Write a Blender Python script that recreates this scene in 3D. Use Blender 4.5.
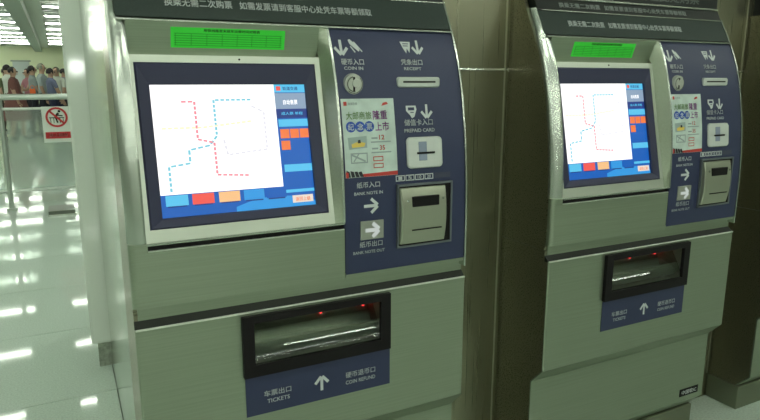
import bpy, bmesh, math, random
from mathutils import Vector, Matrix

# ------------------------------------------------------------------ scene, camera, light
S = bpy.context.scene
COL = S.collection
for o in list(bpy.data.objects):
    bpy.data.objects.remove(o)

CAM_H = 1.27
FPX, PITCH, HEAD = 624.87, 11.68, 27.0
cd = bpy.data.cameras.new('camera')
cam = bpy.data.objects.new('camera', cd)
COL.objects.link(cam)
cd.sensor_width = 36.0
cd.lens = FPX / 760.0 * 36.0
cd.clip_start = 0.02
cd.clip_end = 200
cam.location = (0, 0, CAM_H)
cam.rotation_euler = (math.radians(90 - PITCH), 0, math.radians(-HEAD))
S.camera = cam

S.view_settings.view_transform = 'Standard'
S.view_settings.look = 'None'
S.view_settings.gamma = 1.0
S.view_settings.use_curve_mapping = False
S.view_settings.exposure = 0.0

w = bpy.data.worlds.new('hall_world')
S.world = w
w.use_nodes = True
w.node_tree.nodes['Background'].inputs[0].default_value = (0.75, 0.85, 0.72, 1)
w.node_tree.nodes['Background'].inputs[1].default_value = 0.15

TUBE_EMIT = 27.0                     # every ceiling strip light gives off this
TUBE_COL = (0.93, 1.0, 0.86)
CEIL = 2.70
WALL_Y = 1.505                       # front of the steel wall the machines stand against

# ------------------------------------------------------------------ materials
MATS = {}
def mat(name, col, rough=0.5, metal=0.0, emit=None, estr=1.0, trans=0.0, coat=0.0, ior=1.45,
        noise=None, bump=None, rvar=None, spec=None):
    """noise=(scale xyz, amount): colour variation;  bump=(scale xyz, strength);  rvar=(scale xyz, amount)"""
    if name in MATS:
        return MATS[name]
    m = bpy.data.materials.new(name)
    m.use_nodes = True
    nt = m.node_tree
    b = nt.nodes['Principled BSDF']
    b.inputs['Base Color'].default_value = (*col, 1)
    b.inputs['Roughness'].default_value = rough
    b.inputs['Metallic'].default_value = metal
    b.inputs['IOR'].default_value = ior
    b.inputs['Transmission Weight'].default_value = trans
    b.inputs['Coat Weight'].default_value = coat
    b.inputs['Coat Roughness'].default_value = 0.06
    if spec is not None:
        b.inputs['Specular IOR Level'].default_value = spec
    if emit:
        b.inputs['Emission Color'].default_value = (*emit, 1)
        b.inputs['Emission Strength'].default_value = estr
    tc = None
    def noise_node(scale, detail=3.0):
        nonlocal tc
        if tc is None:
            tc = nt.nodes.new('ShaderNodeTexCoord')
        mp = nt.nodes.new('ShaderNodeMapping')
        mp.inputs['Scale'].default_value = scale
        nt.links.new(tc.outputs['Object'], mp.inputs['Vector'])
        n = nt.nodes.new('ShaderNodeTexNoise')
        n.inputs['Scale'].default_value = 1.0
        n.inputs['Detail'].default_value = detail
        nt.links.new(mp.outputs[0], n.inputs['Vector'])
        return n
    if noise:
        n = noise_node(noise[0])
        r = nt.nodes.new('ShaderNodeValToRGB')
        a = noise[1]
        r.color_ramp.elements[0].position = 0.3
        r.color_ramp.elements[1].position = 0.7
        r.color_ramp.elements[0].color = (*[max(0, c * (1 - a)) for c in col], 1)
        r.color_ramp.elements[1].color = (*[min(1, c * (1 + a)) for c in col], 1)
        nt.links.new(n.outputs['Fac'], r.inputs['Fac'])
        nt.links.new(r.outputs['Color'], b.inputs['Base Color'])
    if rvar:
        n = noise_node(rvar[0])
        mr = nt.nodes.new('ShaderNodeMapRange')
        mr.inputs['From Min'].default_value = 0.3
        mr.inputs['From Max'].default_value = 0.7
        mr.inputs['To Min'].default_value = max(0.02, rough - rvar[1])
        mr.inputs['To Max'].default_value = rough + rvar[1]
        nt.links.new(n.outputs['Fac'], mr.inputs['Value'])
        nt.links.new(mr.outputs[0], b.inputs['Roughness'])
    if bump:
        n = noise_node(bump[0])
        bp = nt.nodes.new('ShaderNodeBump')
        bp.inputs['Strength'].default_value = bump[1]
        bp.inputs['Distance'].default_value = 0.002
        nt.links.new(n.outputs['Fac'], bp.inputs['Height'])
        nt.links.new(bp.outputs[0], b.inputs['Normal'])
    MATS[name] = m
    return m

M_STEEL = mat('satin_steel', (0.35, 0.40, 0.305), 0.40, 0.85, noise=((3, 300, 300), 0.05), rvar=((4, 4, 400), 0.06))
M_TRIM = mat('polished_trim_steel', (0.60, 0.64, 0.58), 0.27, 0.95)
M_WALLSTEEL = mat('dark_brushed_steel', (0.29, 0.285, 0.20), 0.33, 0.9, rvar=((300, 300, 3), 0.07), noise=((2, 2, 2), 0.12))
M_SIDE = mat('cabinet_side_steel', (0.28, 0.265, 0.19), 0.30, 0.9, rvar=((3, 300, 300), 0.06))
M_ENDSTEEL = mat('mirror_end_steel', (0.62, 0.67, 0.60), 0.16, 0.95, rvar=((200, 200, 2), 0.04))
M_JOINT = mat('bright_joint_bar', (0.78, 0.8, 0.74), 0.2, 0.9)
M_LIP = mat('bright_lip_steel', (0.80, 0.84, 0.76), 0.38, 0.8)
M_BLUE = mat('navy_laminate', (0.032, 0.040, 0.094), 0.42, noise=((500, 500, 500), 0.06))
M_HEADER = mat('grey_header_laminate', (0.046, 0.060, 0.055), 0.26, noise=((300, 300, 300), 0.06))
M_STRIP = mat('black_header_strip', (0.012, 0.016, 0.014), 0.45)
M_SIGNBOX = mat('black_sign_box', (0.015, 0.017, 0.018), 0.3)
M_PRINT = mat('white_print', (0.62, 0.66, 0.66), 0.6)
M_PRINTDIM = mat('grey_print', (0.36, 0.40, 0.38), 0.6)
M_BEZEL = mat('navy_black_bezel', (0.030, 0.032, 0.075), 0.5)
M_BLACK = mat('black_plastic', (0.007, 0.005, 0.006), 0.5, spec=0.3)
M_DARK = mat('painted_ledge_shade', (0.022, 0.025, 0.020), 0.7)  # shade on the door's top ledge, put into the colour
M_CHROME = mat('worn_chrome', (0.72, 0.74, 0.70), 0.25, 0.9)
M_SILVER = mat('silver_plastic', (0.64, 0.67, 0.64), 0.35, 0.2)
M_SURR = mat('pale_satin_steel', (0.56, 0.60, 0.52), 0.36, 0.8, rvar=((4, 4, 400), 0.05))
M_COIN = mat('bright_coin_metal', (0.66, 0.68, 0.62), 0.3, 0.5)
M_TRAYBACK = mat('tray_back_grey', (0.30, 0.32, 0.25), 0.5, 0.2)
M_MODULE = mat('grey_gold_module', (0.40, 0.42, 0.33), 0.36, 0.7)
M_GREEN = mat('green_sticker', (0.06, 0.80, 0.065), 0.55)
M_GREEND = mat('green_ruling', (0.012, 0.30, 0.02), 0.55)
M_INK = mat('black_ink', (0.01, 0.02, 0.01), 0.6)
M_TRAY = mat('tray_steel', (0.42, 0.46, 0.36), 0.35, 0.7)
M_ACRYL = mat('clear_acrylic', (0.85, 0.9, 0.85), 0.03, trans=1.0, ior=1.6)
M_GLASS = mat('barrier_glass', (0.86, 0.95, 0.90), 0.07, trans=0.86, ior=1.45)
M_LED = mat('red_led', (0.5, 0.02, 0.02), 0.4, emit=(1, 0.05, 0.05), estr=2.5)

def emis(name, col, s=1.0):
    return mat(name, (0.01, 0.01, 0.01), 0.3, emit=col, estr=s)

# ------------------------------------------------------------------ mesh builder
class MB:
    def __init__(self):
        self.v, self.f = [], []
    def add(self, vs, fs):
        n = len(self.v)
        self.v += [tuple(p) for p in vs]
        self.f += [tuple(i + n for i in f) for f in fs]
        return self
    def box(self, x0, x1, y0, y1, z0, z1):
        return self.add([(x0, y0, z0), (x1, y0, z0), (x1, y1, z0), (x0, y1, z0),
                         (x0, y0, z1), (x1, y0, z1), (x1, y1, z1), (x0, y1, z1)],
                        [(0, 3, 2, 1), (4, 5, 6, 7), (0, 1, 5, 4), (1, 2, 6, 5), (2, 3, 7, 6), (3, 0, 4, 7)])
    def prism_x(self, poly, x0, x1):            # poly: (y, z) points
        n = len(poly)
        vs = [(x0, y, z) for y, z in poly] + [(x1, y, z) for y, z in poly]
        fs = [tuple(range(n)), tuple(range(2 * n - 1, n - 1, -1))]
        fs += [(i, i + n, (i + 1) % n + n, (i + 1) % n) for i in range(n)]
        return self.add(vs, fs)
    def prism_z(self, poly, z0, z1):            # poly: (x, y)
        n = len(poly)
        vs = [(x, y, z0) for x, y in poly] + [(x, y, z1) for x, y in poly]
        fs = [tuple(range(n - 1, -1, -1)), tuple(range(n, 2 * n))]
        fs += [(i, (i + 1) % n, (i + 1) % n + n, i + n) for i in range(n)]
        return self.add(vs, fs)
    def grid(self, rows):                        # rows of equal length point lists
        n = len(rows[0])
        vs = [p for r in rows for p in r]
        fs = [(i * n + j, i * n + j + 1, (i + 1) * n + j + 1, (i + 1) * n + j)
              for i in range(len(rows) - 1) for j in range(n - 1)]
        return self.add(vs, fs)
    def tube(self, a, b, r0, r1=None, n=10):
        r1 = r0 if r1 is None else r1
        a, b = Vector(a), Vector(b)
        d = (b - a).normalized()
        u = d.orthogonal().normalized()
        v = d.cross(u)
        vs = []
        for c, r in ((a, r0), (b, r1)):
            for i in range(n):
                t = 2 * math.pi * i / n
                vs.append(c + u * math.cos(t) * r + v * math.sin(t) * r)
        fs = [(i, (i + 1) % n, (i + 1) % n + n, i + n) for i in range(n)]
        fs += [tuple(range(n - 1, -1, -1)), tuple(range(n, 2 * n))]
        return self.add(vs, fs)
    def disc_y(self, cx, cz, y0, y1, r, n=24, r2=None):       # short cylinder facing -Y
        return self.tube((cx, y1, cz), (cx, y0, cz), r, r if r2 is None else r2, n)
    def build(self, name, m, parent=None, off=(0, 0, 0), smooth=False, bevel=0.0, seg=2):
        me = bpy.data.meshes.new(name)
        me.from_pydata([(x - off[0], y - off[1], z - off[2]) for x, y, z in self.v], [], self.f)
        bm = bmesh.new()
        bm.from_mesh(me)
        if bevel:
            bmesh.ops.bevel(bm, geom=list(bm.edges), offset=bevel, segments=seg, affect='EDGES', profile=0.6)
        bmesh.ops.recalc_face_normals(bm, faces=list(bm.faces))
        bm.to_mesh(me)
        bm.free()
        me.materials.append(m)
        if smooth:
            for p in me.polygons:
                p.use_smooth = True
            try:
                me.set_sharp_from_angle(angle=math.radians(35))
            except Exception:
                pass
        o = bpy.data.objects.new(name, me)
        COL.objects.link(o)
        if parent is not None:
            o.parent = parent
        return o

def tag(o, label=None, cat=None, group=None, kind=None):
    if label: o['label'] = label
    if cat: o['category'] = cat
    if group: o['group'] = group
    if kind: o['kind'] = kind
    return o

def empty(name, loc, rz=0.0):
    o = bpy.data.objects.new(name, None)
    o.empty_display_size = 0.1
    COL.objects.link(o)
    o.location = loc
    o.rotation_euler = (0, 0, rz)
    return o

def children(o):
    return [c for c in bpy.data.objects if c.parent == o]

def copy_tree(o, parent=None):
    kids = children(o)
    c = o.copy()
    COL.objects.link(c)
    if parent is not None:
        c.parent = parent
    for k in kids:
        copy_tree(k, c)
    return c

_txt = {}
def text_geo(body, thick=0.014):
    """outline of a line of lettering, normalised to x 0..1 and y 0..1"""
    if body in _txt:
        return _txt[body]
    c = bpy.data.curves.new('lettering', 'FONT')
    c.body = body
    c.size = 1.0
    c.resolution_u = 2
    o = bpy.data.objects.new('lettering', c)
    COL.objects.link(o)
    bpy.context.view_layer.update()
    dg = bpy.context.evaluated_depsgraph_get()
    me = bpy.data.meshes.new_from_object(o.evaluated_get(dg))
    vs = [v.co.copy() for v in me.vertices]
    fs = [tuple(p.vertices) for p in me.polygons]
    bpy.data.objects.remove(o)
    bpy.data.curves.remove(c)
    bpy.data.meshes.remove(me)
    n0, f0, v0 = len(vs), list(fs), list(vs)
    for k_, (dx, dy) in enumerate(((-thick, -thick), (thick, thick), (thick, -thick), (-thick, thick))):
        vs += [Vector((v.x + dx, v.y + dy, 0)) for v in v0]
        fs += [tuple(i + n0 * (k_ + 1) for i in f) for f in f0]
    x0, x1 = min(v.x for v in vs), max(v.x for v in vs)
    y0, y1 = min(v.y for v in vs), max(v.y for v in vs)
    g = ([((v.x - x0) / (x1 - x0), (v.y - y0) / (y1 - y0)) for v in vs], fs)
    _txt[body] = g
    return g

def text_mb(body, x0, x1, z0, z1, fn, mb=None):
    """lettering filling the rectangle x0..x1, z0..z1; fn(x, z) gives the point on the surface"""
    vs, fs = text_geo(body)
    mb = mb or MB()
    return mb.add([fn(x0 + (x1 - x0) * u, z0 + (z1 - z0) * v) for u, v in vs], fs)

def poly_mb(poly, fn, mb=None):
    mb = mb or MB()
    return mb.add([fn(x, z) for x, z in poly], [tuple(range(len(poly)))])

def bar_mb(a, b, wd, fn, mb=None):
    """flat stroke from a to b (x, z)"""
    ax, az = a; bx, bz = b
    L = math.hypot(bx - ax, bz - az)
    nx, nz = -(bz - az) / L * wd / 2, (bx - ax) / L * wd / 2
    return poly_mb([(ax + nx, az + nz), (ax - nx, az - nz), (bx - nx, bz - nz), (bx + nx, bz + nz)], fn, mb)

def arrow_mb(cx, cz, size, ang, fn, mb=None, wd=0.2):
    """chevron arrow; ang 0 = right, 90 = up"""
    mb = mb or MB()
    c, s = math.cos(math.radians(ang)), math.sin(math.radians(ang))
    R = lambda x, z: (cx + (x * c - z * s) * size, cz + (x * s + z * c) * size)
    bar_mb(R(-0.5, 0), R(0.42, 0), wd * size, fn, mb)
    bar_mb(R(0.5, 0.04), R(0.02, 0.46), wd * size, fn, mb)
    bar_mb(R(0.5, -0.04), R(0.02, -0.46), wd * size, fn, mb)
    return mb

def rect_loop(mb, x0, x1, z0, z1, t, fn):
    for q in ((x0, x1, z0, z0 + t), (x0, x1, z1 - t, z1), (x0, x0 + t, z0 + t, z1 - t), (x1 - t, x1, z0 + t, z1 - t)):
        poly_mb([(q[0], q[2]), (q[1], q[2]), (q[1], q[3]), (q[0], q[3])], fn, mb)
    return mb

# ------------------------------------------------------------------ the hall
X_L, X_R, Y_B, Y_F = -7.5, 6.5, -7.0, 31.0
M_FLOOR = mat('polished_pale_terrazzo', (0.50, 0.585, 0.515), 0.05, noise=((140, 140, 140), 0.13), spec=0.32)
M_GROUT = mat('dark_floor_joint', (0.16, 0.18, 0.15), 0.6)
floor = MB().box(X_L, X_R, Y_B, Y_F, -0.06, -0.0045).build('floor', M_GROUT)
tag(floor, kind='structure')
TS, GAP = 0.80, 0.004
tile_proto = None
xs = [0.115 + TS * i for i in range(-5, 5)]
ys = [2.66 + TS * j for j in range(-5, 9)]
for x in xs:
    for y in ys:
        if tile_proto is None:
            tile_proto = MB().box(0, TS - GAP, 0, TS - GAP, -0.0045, 0.0).build('floor_tile', M_FLOOR, floor)
            t = tile_proto
        else:
            t = tile_proto.copy()
            COL.objects.link(t)
        t.location = (x + GAP / 2, y + GAP / 2, 0)
xa, xb, ya, yb = xs[0], xs[-1] + TS, ys[0], ys[-1] + TS
far = MB()
for q in ((X_L, X_R, Y_B, ya), (X_L, X_R, yb, Y_F), (X_L, xa, ya, yb), (xb, X_R, ya, yb)):
    far.box(q[0], q[1], q[2], q[3], -0.0045, 0.0)
far.build('terrazzo_field', M_FLOOR, floor)

M_CEIL = mat('ceiling_void', (0.16, 0.18, 0.16), 0.8)
M_SLAT = mat('ceiling_slat_metal', (0.50, 0.55, 0.50), 0.4)
M_BEAM = mat('grey_painted_beam', (0.42, 0.47, 0.41), 0.7)
M_BEAML = mat('pale_painted_soffit', (0.66, 0.71, 0.63), 0.6)
ceiling = tag(MB().box(X_L, X_R, Y_B, Y_F, CEIL + 0.06, CEIL + 0.16).build('ceiling', M_CEIL), kind='structure')
sl = MB()
y = Y_B + 0.1
while y < Y_F - 0.2:
    sl.box(X_L + .01, X_R - .01, y, y + 0.24, CEIL, CEIL + 0.02)
    y += 0.35
sl_o = sl.build('ceiling_slats', M_SLAT, ceiling)
sl_o['kind'] = 'stuff'
trim_1 = tag(MB().box(-0.64, -0.37, 3.2, Y_F - .01, CEIL - 0.22, CEIL - 0.002).build('trim_1', M_BEAM, bevel=0.004), kind='structure')
trim_2 = tag(MB().box(-0.368, -0.11, 3.2, Y_F - .01, CEIL - 0.05, CEIL - 0.002).build('trim_2', M_BEAML, bevel=0.004), kind='structure')

M_FARWALL = mat('pale_yellow_green_wall', (0.80, 0.85, 0.58), 0.7)
M_HALLWALL = mat('grey_hall_wall', (0.27, 0.30, 0.24), 0.55)
wall_far = tag(MB().box(X_L, X_R, Y_F, Y_F + .15, 0, CEIL + .06).build('wall_far', M_FARWALL), kind='structure')
wall_rear = tag(MB().box(X_L, X_R, Y_B - .15, Y_B, 0, CEIL + .06).build('wall_rear', M_HALLWALL), kind='structure')
wall_hl = tag(MB().box(X_L - .15, X_L, Y_B, Y_F, 0, CEIL + .06).build('wall_left', M_HALLWALL), kind='structure')
wall_hr = tag(MB().box(X_R, X_R + .15, Y_B, Y_F, 0, CEIL + .06).build('wall_right', M_HALLWALL), kind='structure')

# pale door in the far wall
M_DOOR = mat('pale_grey_door', (0.52, 0.58, 0.56), 0.5)
door = tag(MB().box(-1.52, -0.90, Y_F - .04, Y_F - .002, 0.0, 2.06).build('door_1', M_DOOR), kind='structure')
MB().box(-1.58, -0.84, Y_F - .06, Y_F - .003, 2.06, 2.12).build('door_frame', mat('door_frame_grey', (0.3, 0.34, 0.3), .5), door)
MB().box(-0.98, -0.95, Y_F - .08, Y_F - .04, 1.0, 1.12).build('handle', M_CHROME, door)

# fluorescent strips
M_TUBE = mat('lit_tube', (0.9, 0.9, 0.9), 0.4, emit=TUBE_COL, estr=TUBE_EMIT)
M_HOUS = mat('white_lamp_housing', (0.7, 0.72, 0.7), 0.4)
def make_strip():
    r = empty('ceiling_strip_light', (0, 0, CEIL))
    MB().box(-0.6, 0.6, -0.075, 0.075, -0.03, -0.001).build('housing', M_HOUS, r, bevel=.004, seg=1)
    MB().box(-0.585, 0.585, -0.026, 0.026, -0.050, -0.0305).build('diffuser', M_TUBE, r)
    return r
strip = None
bays = {0.51: 'right of the beam above the ticket machines', -1.27: 'left of the grey ceiling beam',
        -2.8: 'in the second row left of the ceiling beam', -4.4: 'in the third row left of the ceiling beam',
        -6.0: 'along the left wall', 2.1: 'above the second ticket machine row', 3.7: 'above the third ticket machine row', 5.3: 'along the right wall'}
rows = [0.05 + 2.0 * k for k in range(-3, 15)] + [13.05 + 2.0 * k for k in range(9) if 13.05 + 2.0 * k > 19]  # second list: extra unseen strips added to brighten the far end
for bx, where in bays.items():
    mine = []
    for ry in rows:
        if (ry > 8.5 and not (-4.5 < bx < 0.6)) or (bx > -2 and int(round(ry)) % 2 == 1):
            continue
        s = make_strip() if strip is None else copy_tree(strip)
        strip = strip or s
        s.location = (bx, ry, CEIL)
        mine.append(s)
    mine.sort(key=lambda q: -q.location.y)
    for k, q in enumerate(mine, 1):
        suf = 'th' if 10 < k % 100 < 14 else {1: 'st', 2: 'nd', 3: 'rd'}.get(k % 10, 'th')
        tag(q, 'ceiling strip light %s, %d%s from far wall' % (where, k, suf), 'light', 'ceiling strip lights ' + where)

# ------------------------------------------------------------------ steel wall behind the machines
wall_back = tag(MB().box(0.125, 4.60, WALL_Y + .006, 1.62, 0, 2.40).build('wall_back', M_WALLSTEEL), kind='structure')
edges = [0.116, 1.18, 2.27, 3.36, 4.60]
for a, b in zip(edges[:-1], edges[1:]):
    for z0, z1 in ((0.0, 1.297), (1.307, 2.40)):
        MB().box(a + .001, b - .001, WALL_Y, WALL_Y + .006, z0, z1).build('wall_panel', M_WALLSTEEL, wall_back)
    MB().tube((a + .002, WALL_Y + .001, 1.302), (b - .002, WALL_Y + .001, 1.302), 0.0048, n=10).build('joint_bar', M_JOINT, wall_back, smooth=True)
for x in edges[1:-1]:
    MB().box(x - .006, x - .0015, WALL_Y - .003, WALL_Y - .0001, 0.1, 2.40).build('seam_bead', mat('seam_steel', (0.6, .6, .5), .3, .9), wall_back)
wall_end = tag(MB().box(0.115, 0.20, 1.621, 2.882, 0, 2.40).build('wall_booth_left', M_ENDSTEEL), kind='structure')
wall_top = tag(MB().box(0.201, 4.60, 1.621, 2.860, 2.30, 2.40).build('wall_booth_top', M_WALLSTEEL), kind='structure')

# column at the end of the booth
M_COLUMN = mat('glossy_white_column', (0.74, 0.79, 0.72), 0.35, coat=0.6)
colm = tag(empty('column', (0.038, 2.90, 0), math.radians(-3)), 'glossy white square column left of the nearest ticket machine', 'column')
MB().box(0.038, 0.62, 2.90, 3.48, 0.118, CEIL - .001).build('shaft', M_COLUMN, colm, off=(0.038, 2.90, 0), bevel=0.012)
MB().box(0.062, 0.596, 2.925, 3.455, 0.0, 0.118).build('base', mat('grey_stone_base', (0.34, 0.38, 0.31), 0.4, noise=((60, 60, 60), .25)), colm, off=(0.038, 2.90, 0))

# added unseen lamp, put in to mirror a bright spot on the column
lamp = tag(empty('added_spot_lamp', (-0.66, Y_B, 1.51)), 'small round lit lamp on the rear hall wall', 'lamp')
MB().disc_y(0, 0, 0.03, 0.0, 0.15, 24).build('backplate', M_CHROME, lamp)
MB().disc_y(0, 0, 0.07, 0.03, 0.13, 24, 0.11).build('diffuser', mat('lamp_glow', (1, 1, 1), .4, emit=(.95, 1, .93), estr=60), lamp)

# ------------------------------------------------------------------ ticket machine
PR = [(0.38, 1.288), (0.77, 1.288), (0.824, 1.287), (0.948, 1.287), (1.025, 1.2895), (1.12, 1.298), (1.229, 1.316),
      (1.296, 1.333), (1.346, 1.351), (1.394, 1.374), (1.427, 1.392), (1.472, 1.416), (1.535, 1.444), (1.62, 1.475)]
def lin(z):
    if z <= PR[0][0]: return PR[0][1]
    for (a, ya_), (b, yb_) in zip(PR[:-1], PR[1:]):
        if z <= b:
            return ya_ + (yb_ - ya_) * (z - a) / (b - a)
    return PR[-1][1]
def prof(z):
    return sum(lin(z + d) for d in (-.03, -.02, -.01, 0, .01, .02, .03)) / 7.0
def zs(z0, z1, n):
    return [z0 + (z1 - z0) * i / n for i in range(n + 1)]

X0 = 0.098
XW = 0.807
def build_machine():
    root = empty('ticket_machine', (X0, WALL_Y, 0))
    O = (X0, WALL_Y, 0)
    xl, xr = X0, X0 + XW
    bl, br = 0.565, 0.8965                   # navy control panel, left and right edge
    B = lambda mb, name, m, parent=root, **k: mb.build(name, m, parent, off=O, **k)

    def rounded(x0, x1, z0, z1, r, fy, depth, edge=.002):
        """rounded-corner plate standing on the curved front; fy(z) = y of its face"""
        mb = MB()
        def ring(ins):
            pts = []
            for cx_, cz_, a0 in ((x1 - r, z1 - r, 0), (x0 + r, z1 - r, 90), (x0 + r, z0 + r, 180), (x1 - r, z0 + r, 270)):
                for i in range(6):
                    a = math.radians(a0 + i * 18)
                    pts.append((cx_ + (r - ins) * math.cos(a), cz_ + (r - ins) * math.sin(a)))
            return pts
        A, Bq = ring(0), ring(edge)
        n_ = len(A)
        vs_ = [(x, fy(z) + depth, z) for x, z in A] + [(x, fy(z) + edge, z) for x, z in A] + [(x, fy(z), z) for x, z in Bq]
        f_ = [tuple(range(2 * n_, 3 * n_)), tuple(range(n_ - 1, -1, -1))]
        for k_ in range(2):
            f_ += [(k_ * n_ + i, k_ * n_ + (i + 1) % n_, (k_ + 1) * n_ + (i + 1) % n_, (k_ + 1) * n_ + i) for i in range(n_)]
        return mb.add(vs_, f_)

    # ---- carcass
    zz = zs(0.80, 1.50, 24)
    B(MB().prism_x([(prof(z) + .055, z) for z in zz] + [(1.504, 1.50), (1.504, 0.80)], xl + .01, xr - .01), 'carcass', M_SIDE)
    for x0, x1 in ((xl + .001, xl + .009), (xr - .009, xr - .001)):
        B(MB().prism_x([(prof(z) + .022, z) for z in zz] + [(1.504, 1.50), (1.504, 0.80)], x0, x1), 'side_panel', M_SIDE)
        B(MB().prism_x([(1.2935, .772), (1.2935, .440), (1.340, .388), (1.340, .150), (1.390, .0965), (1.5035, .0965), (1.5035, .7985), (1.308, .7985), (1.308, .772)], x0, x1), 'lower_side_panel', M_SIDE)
    # left trim: a wide rolled edge, narrower beside the header; right trim: a thin one
    zt = zs(0.951, 1.468, 44)
    rows_ = []
    for z in zt:
        p = prof(z)
        k = 1.0 - 0.48 * min(1, max(0, (z - 1.384) / .010))
        X = lambda d: xl + d * k
        rows_.append([(X(.0345), p + .024, z), (X(.0345), p - .001, z), (X(.030), p - .003, z), (X(.020), p - .001, z), (X(.011), p + .003, z),
                      (X(.004), p + .009, z), (xl, p + .017, z), (xl, p + .022, z)])
    B(MB().grid(rows_), 'left_trim', M_TRIM, smooth=True)
    rows_ = []
    for z in zs(0.803, 1.468, 44):
        p = prof(z)
        rows_.append([(br + .0005, p + .02, z), (br + .0005, p - .004, z), (br + .005, p - .004, z), (xr - .001, p + .002, z), (xr, p + .012, z), (xr, p + .04, z)])
    B(MB().grid(rows_), 'right_trim', M_TRIM, smooth=True)

    # ---- screen recess: plane y = 1.369 at z 1.32 down to 1.2885 at z .955
    sp = lambda z: 1.293 + (z - 0.976) * 0.2205
    fx0, fx1, fz0, fz1 = 0.1425, 0.529, 0.976, 1.307          # outer edge of black bezel
    px0, px1, pz0, pz1 = 0.133, 0.5635, 0.951, 1.322          # outer edge of the steel surround
    def slab(mb, x0, x1, z0, z1, d0=0.0, d1=0.02):
        return mb.prism_x([(sp(z0) + d0, z0), (sp(z1) + d0, z1), (sp(z1) + d1, z1), (sp(z0) + d1, z0)], x0, x1)
    m = MB()
    slab(m, px0, px1 - .022, pz0, fz0); slab(m, px0, px1 - .022, fz1, pz1); slab(m, px0, fx0, fz0, fz1); slab(m, fx1, px1 - .022, fz0, fz1)
    B(m, 'screen_surround', M_SURR)
    # sloping right cheek of the recess, from the surround out to the navy panel
    B(MB().grid([[(px1 - .0225, sp(z) - .0005 if z < pz1 else 1.385 - (z - pz1) * .33, z), (px1 - .012, (sp(min(z, pz1)) + prof(z)) / 2 - .003, z),
                  (px1 - .004, prof(z) - .004, z), (px1 + .001, prof(z) - .004, z), (px1 + .001, prof(z) + .02, z)] for z in zs(pz0, 1.392, 30)]),
      'recess_cheek', M_STEEL, smooth=True)
    B(MB().grid([[(px1 - .0045, prof(z) - .0042, z), (px1 + .0012, prof(z) - .0046, z)] for z in zs(pz0, 1.388, 30)]), 'cheek_edge', M_TRIM, smooth=True)
    B(MB().grid([[(0.1326, prof(z), z), (0.1335, (max(sp(z), prof(z)) if z < pz1 else 1.385 - (z - pz1) * .33) + .003, z)] for z in zs(pz0, 1.392, 20)]), 'recess_left_cheek', M_TRIM)
    # ledge under the screen with a dark shadow gap
    B(MB().box(0.1335, px1, sp(pz0) - .007, sp(pz0) + .03, 0.9465, 0.9508), 'screen_ledge', M_TRIM, bevel=.0012, seg=1)
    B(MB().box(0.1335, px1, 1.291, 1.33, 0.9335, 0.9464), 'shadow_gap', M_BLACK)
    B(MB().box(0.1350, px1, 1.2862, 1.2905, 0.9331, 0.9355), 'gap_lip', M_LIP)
    # hood over the screen, carries the green sticker
    hp = lambda z: 1.385 - (z - 1.322) * 0.33
    B(MB().prism_x([(hp(1.322), 1.3225), (hp(1.388), 1.388), (hp(1.388) + .02, 1.388), (hp(1.322) + .02, 1.3225)], px0, px1 - .0225), 'hood_panel', M_STEEL)
    stk = B(MB().prism_x([(hp(1.337) - .0008, 1.3375), (hp(1.377) - .0008, 1.3775), (hp(1.377), 1.3775), (hp(1.337), 1.3375)], 0.219, 0.462), 'green_sticker', M_GREEN)
    fs = lambda x, z: (x, hp(z) - .0014, z)
    B(text_mb('地铁线路首末班车运营时间对照表', 0.285, 0.405, 1.3695, 1.3755, fs), 'sticker_heading', M_INK, stk)
    m = MB()
    for i in range(6): bar_mb((0.226, 1.3425 + i * .0046), (0.455, 1.3425 + i * .0046), .0009, fs, m)
    for i in range(8): bar_mb((0.228 + i * .032, 1.3425), (0.228 + i * .032, 1.3655), .0009, fs, m)
    B(m, 'sticker_table', M_GREEND, stk)
    B(MB().disc_y(0.357, 1.3148, sp(1.3148) - .002, sp(1.3148), .0022, 10), 'screw', M_BLACK)

    # bezel: black frame sloping in to the lit display
    lz0, lz1, lx0, lx1 = 0.995, 1.262, 0.169, 0.503
    dd = 0.012
    bz = MB()
    P = lambda x, z, d: (x, sp(z) + d, z)
    outer = [(fx0, fz0), (fx1, fz0), (fx1, fz1), (fx0, fz1)]
    mid = [(fx0 + .004, fz0 + .004), (fx1 - .004, fz0 + .004), (fx1 - .004, fz1 - .004), (fx0 + .004, fz1 - .004)]
    inner = [(lx0, lz0), (lx1, lz0), (lx1, lz1), (lx0, lz1)]
    vs = [P(x, z, .001) for x, z in outer] + [P(x, z, -.002) for x, z in mid] + [P(x, z, .004) for x, z in inner] + [P(x, z, dd + .002) for x, z in inner]
    fs_ = []
    for k in range(3):
        for i in range(4):
            j = (i + 1) % 4
            fs_.append((k * 4 + i, k * 4 + j, k * 4 + 4 + j, k * 4 + 4 + i))
    bz.add(vs, fs_)
    B(bz, 'screen_bezel', M_BEZEL)

    # lit display: s 0..1 left to right, t 0..1 top to bottom
    def D(layer):
        return lambda s, t: (lx0 + (lx1 - lx0) * s, sp(lz1 + (lz0 - lz1) * t) + dd - .0004 * layer, lz1 + (lz0 - lz1) * t)
    E_BLUE = emis('screen_blue', (0.004, 0.11, 0.48))
    E_WHITE = emis('screen_white', (1.0, 1.0, 1.0), 1.25)
    E_CYAN = emis('screen_cyan', (0.10, 0.55, 0.85))
    E_NAVY = emis('screen_navy', (0.01, 0.035, 0.22))
    E_GREY = emis('screen_grey', (0.26, 0.36, 0.50))
    E_ORANGE = emis('screen_orange', (0.90, 0.20, 0.05))
    E_TAN = emis('screen_tan', (0.95, 0.55, 0.25))
    E_RED = emis('screen_red', (0.90, 0.10, 0.08))
    E_LBLUE = emis('screen_light_blue', (0.03, 0.32, 0.75))
    E_PINK = emis('screen_route_red', (0.92, 0.30, 0.36))
    E_TEAL = emis('screen_route_teal', (0.22, 0.62, 0.74))
    E_YEL = emis('screen_route_yellow', (1.0, 0.95, 0.62))
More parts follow.
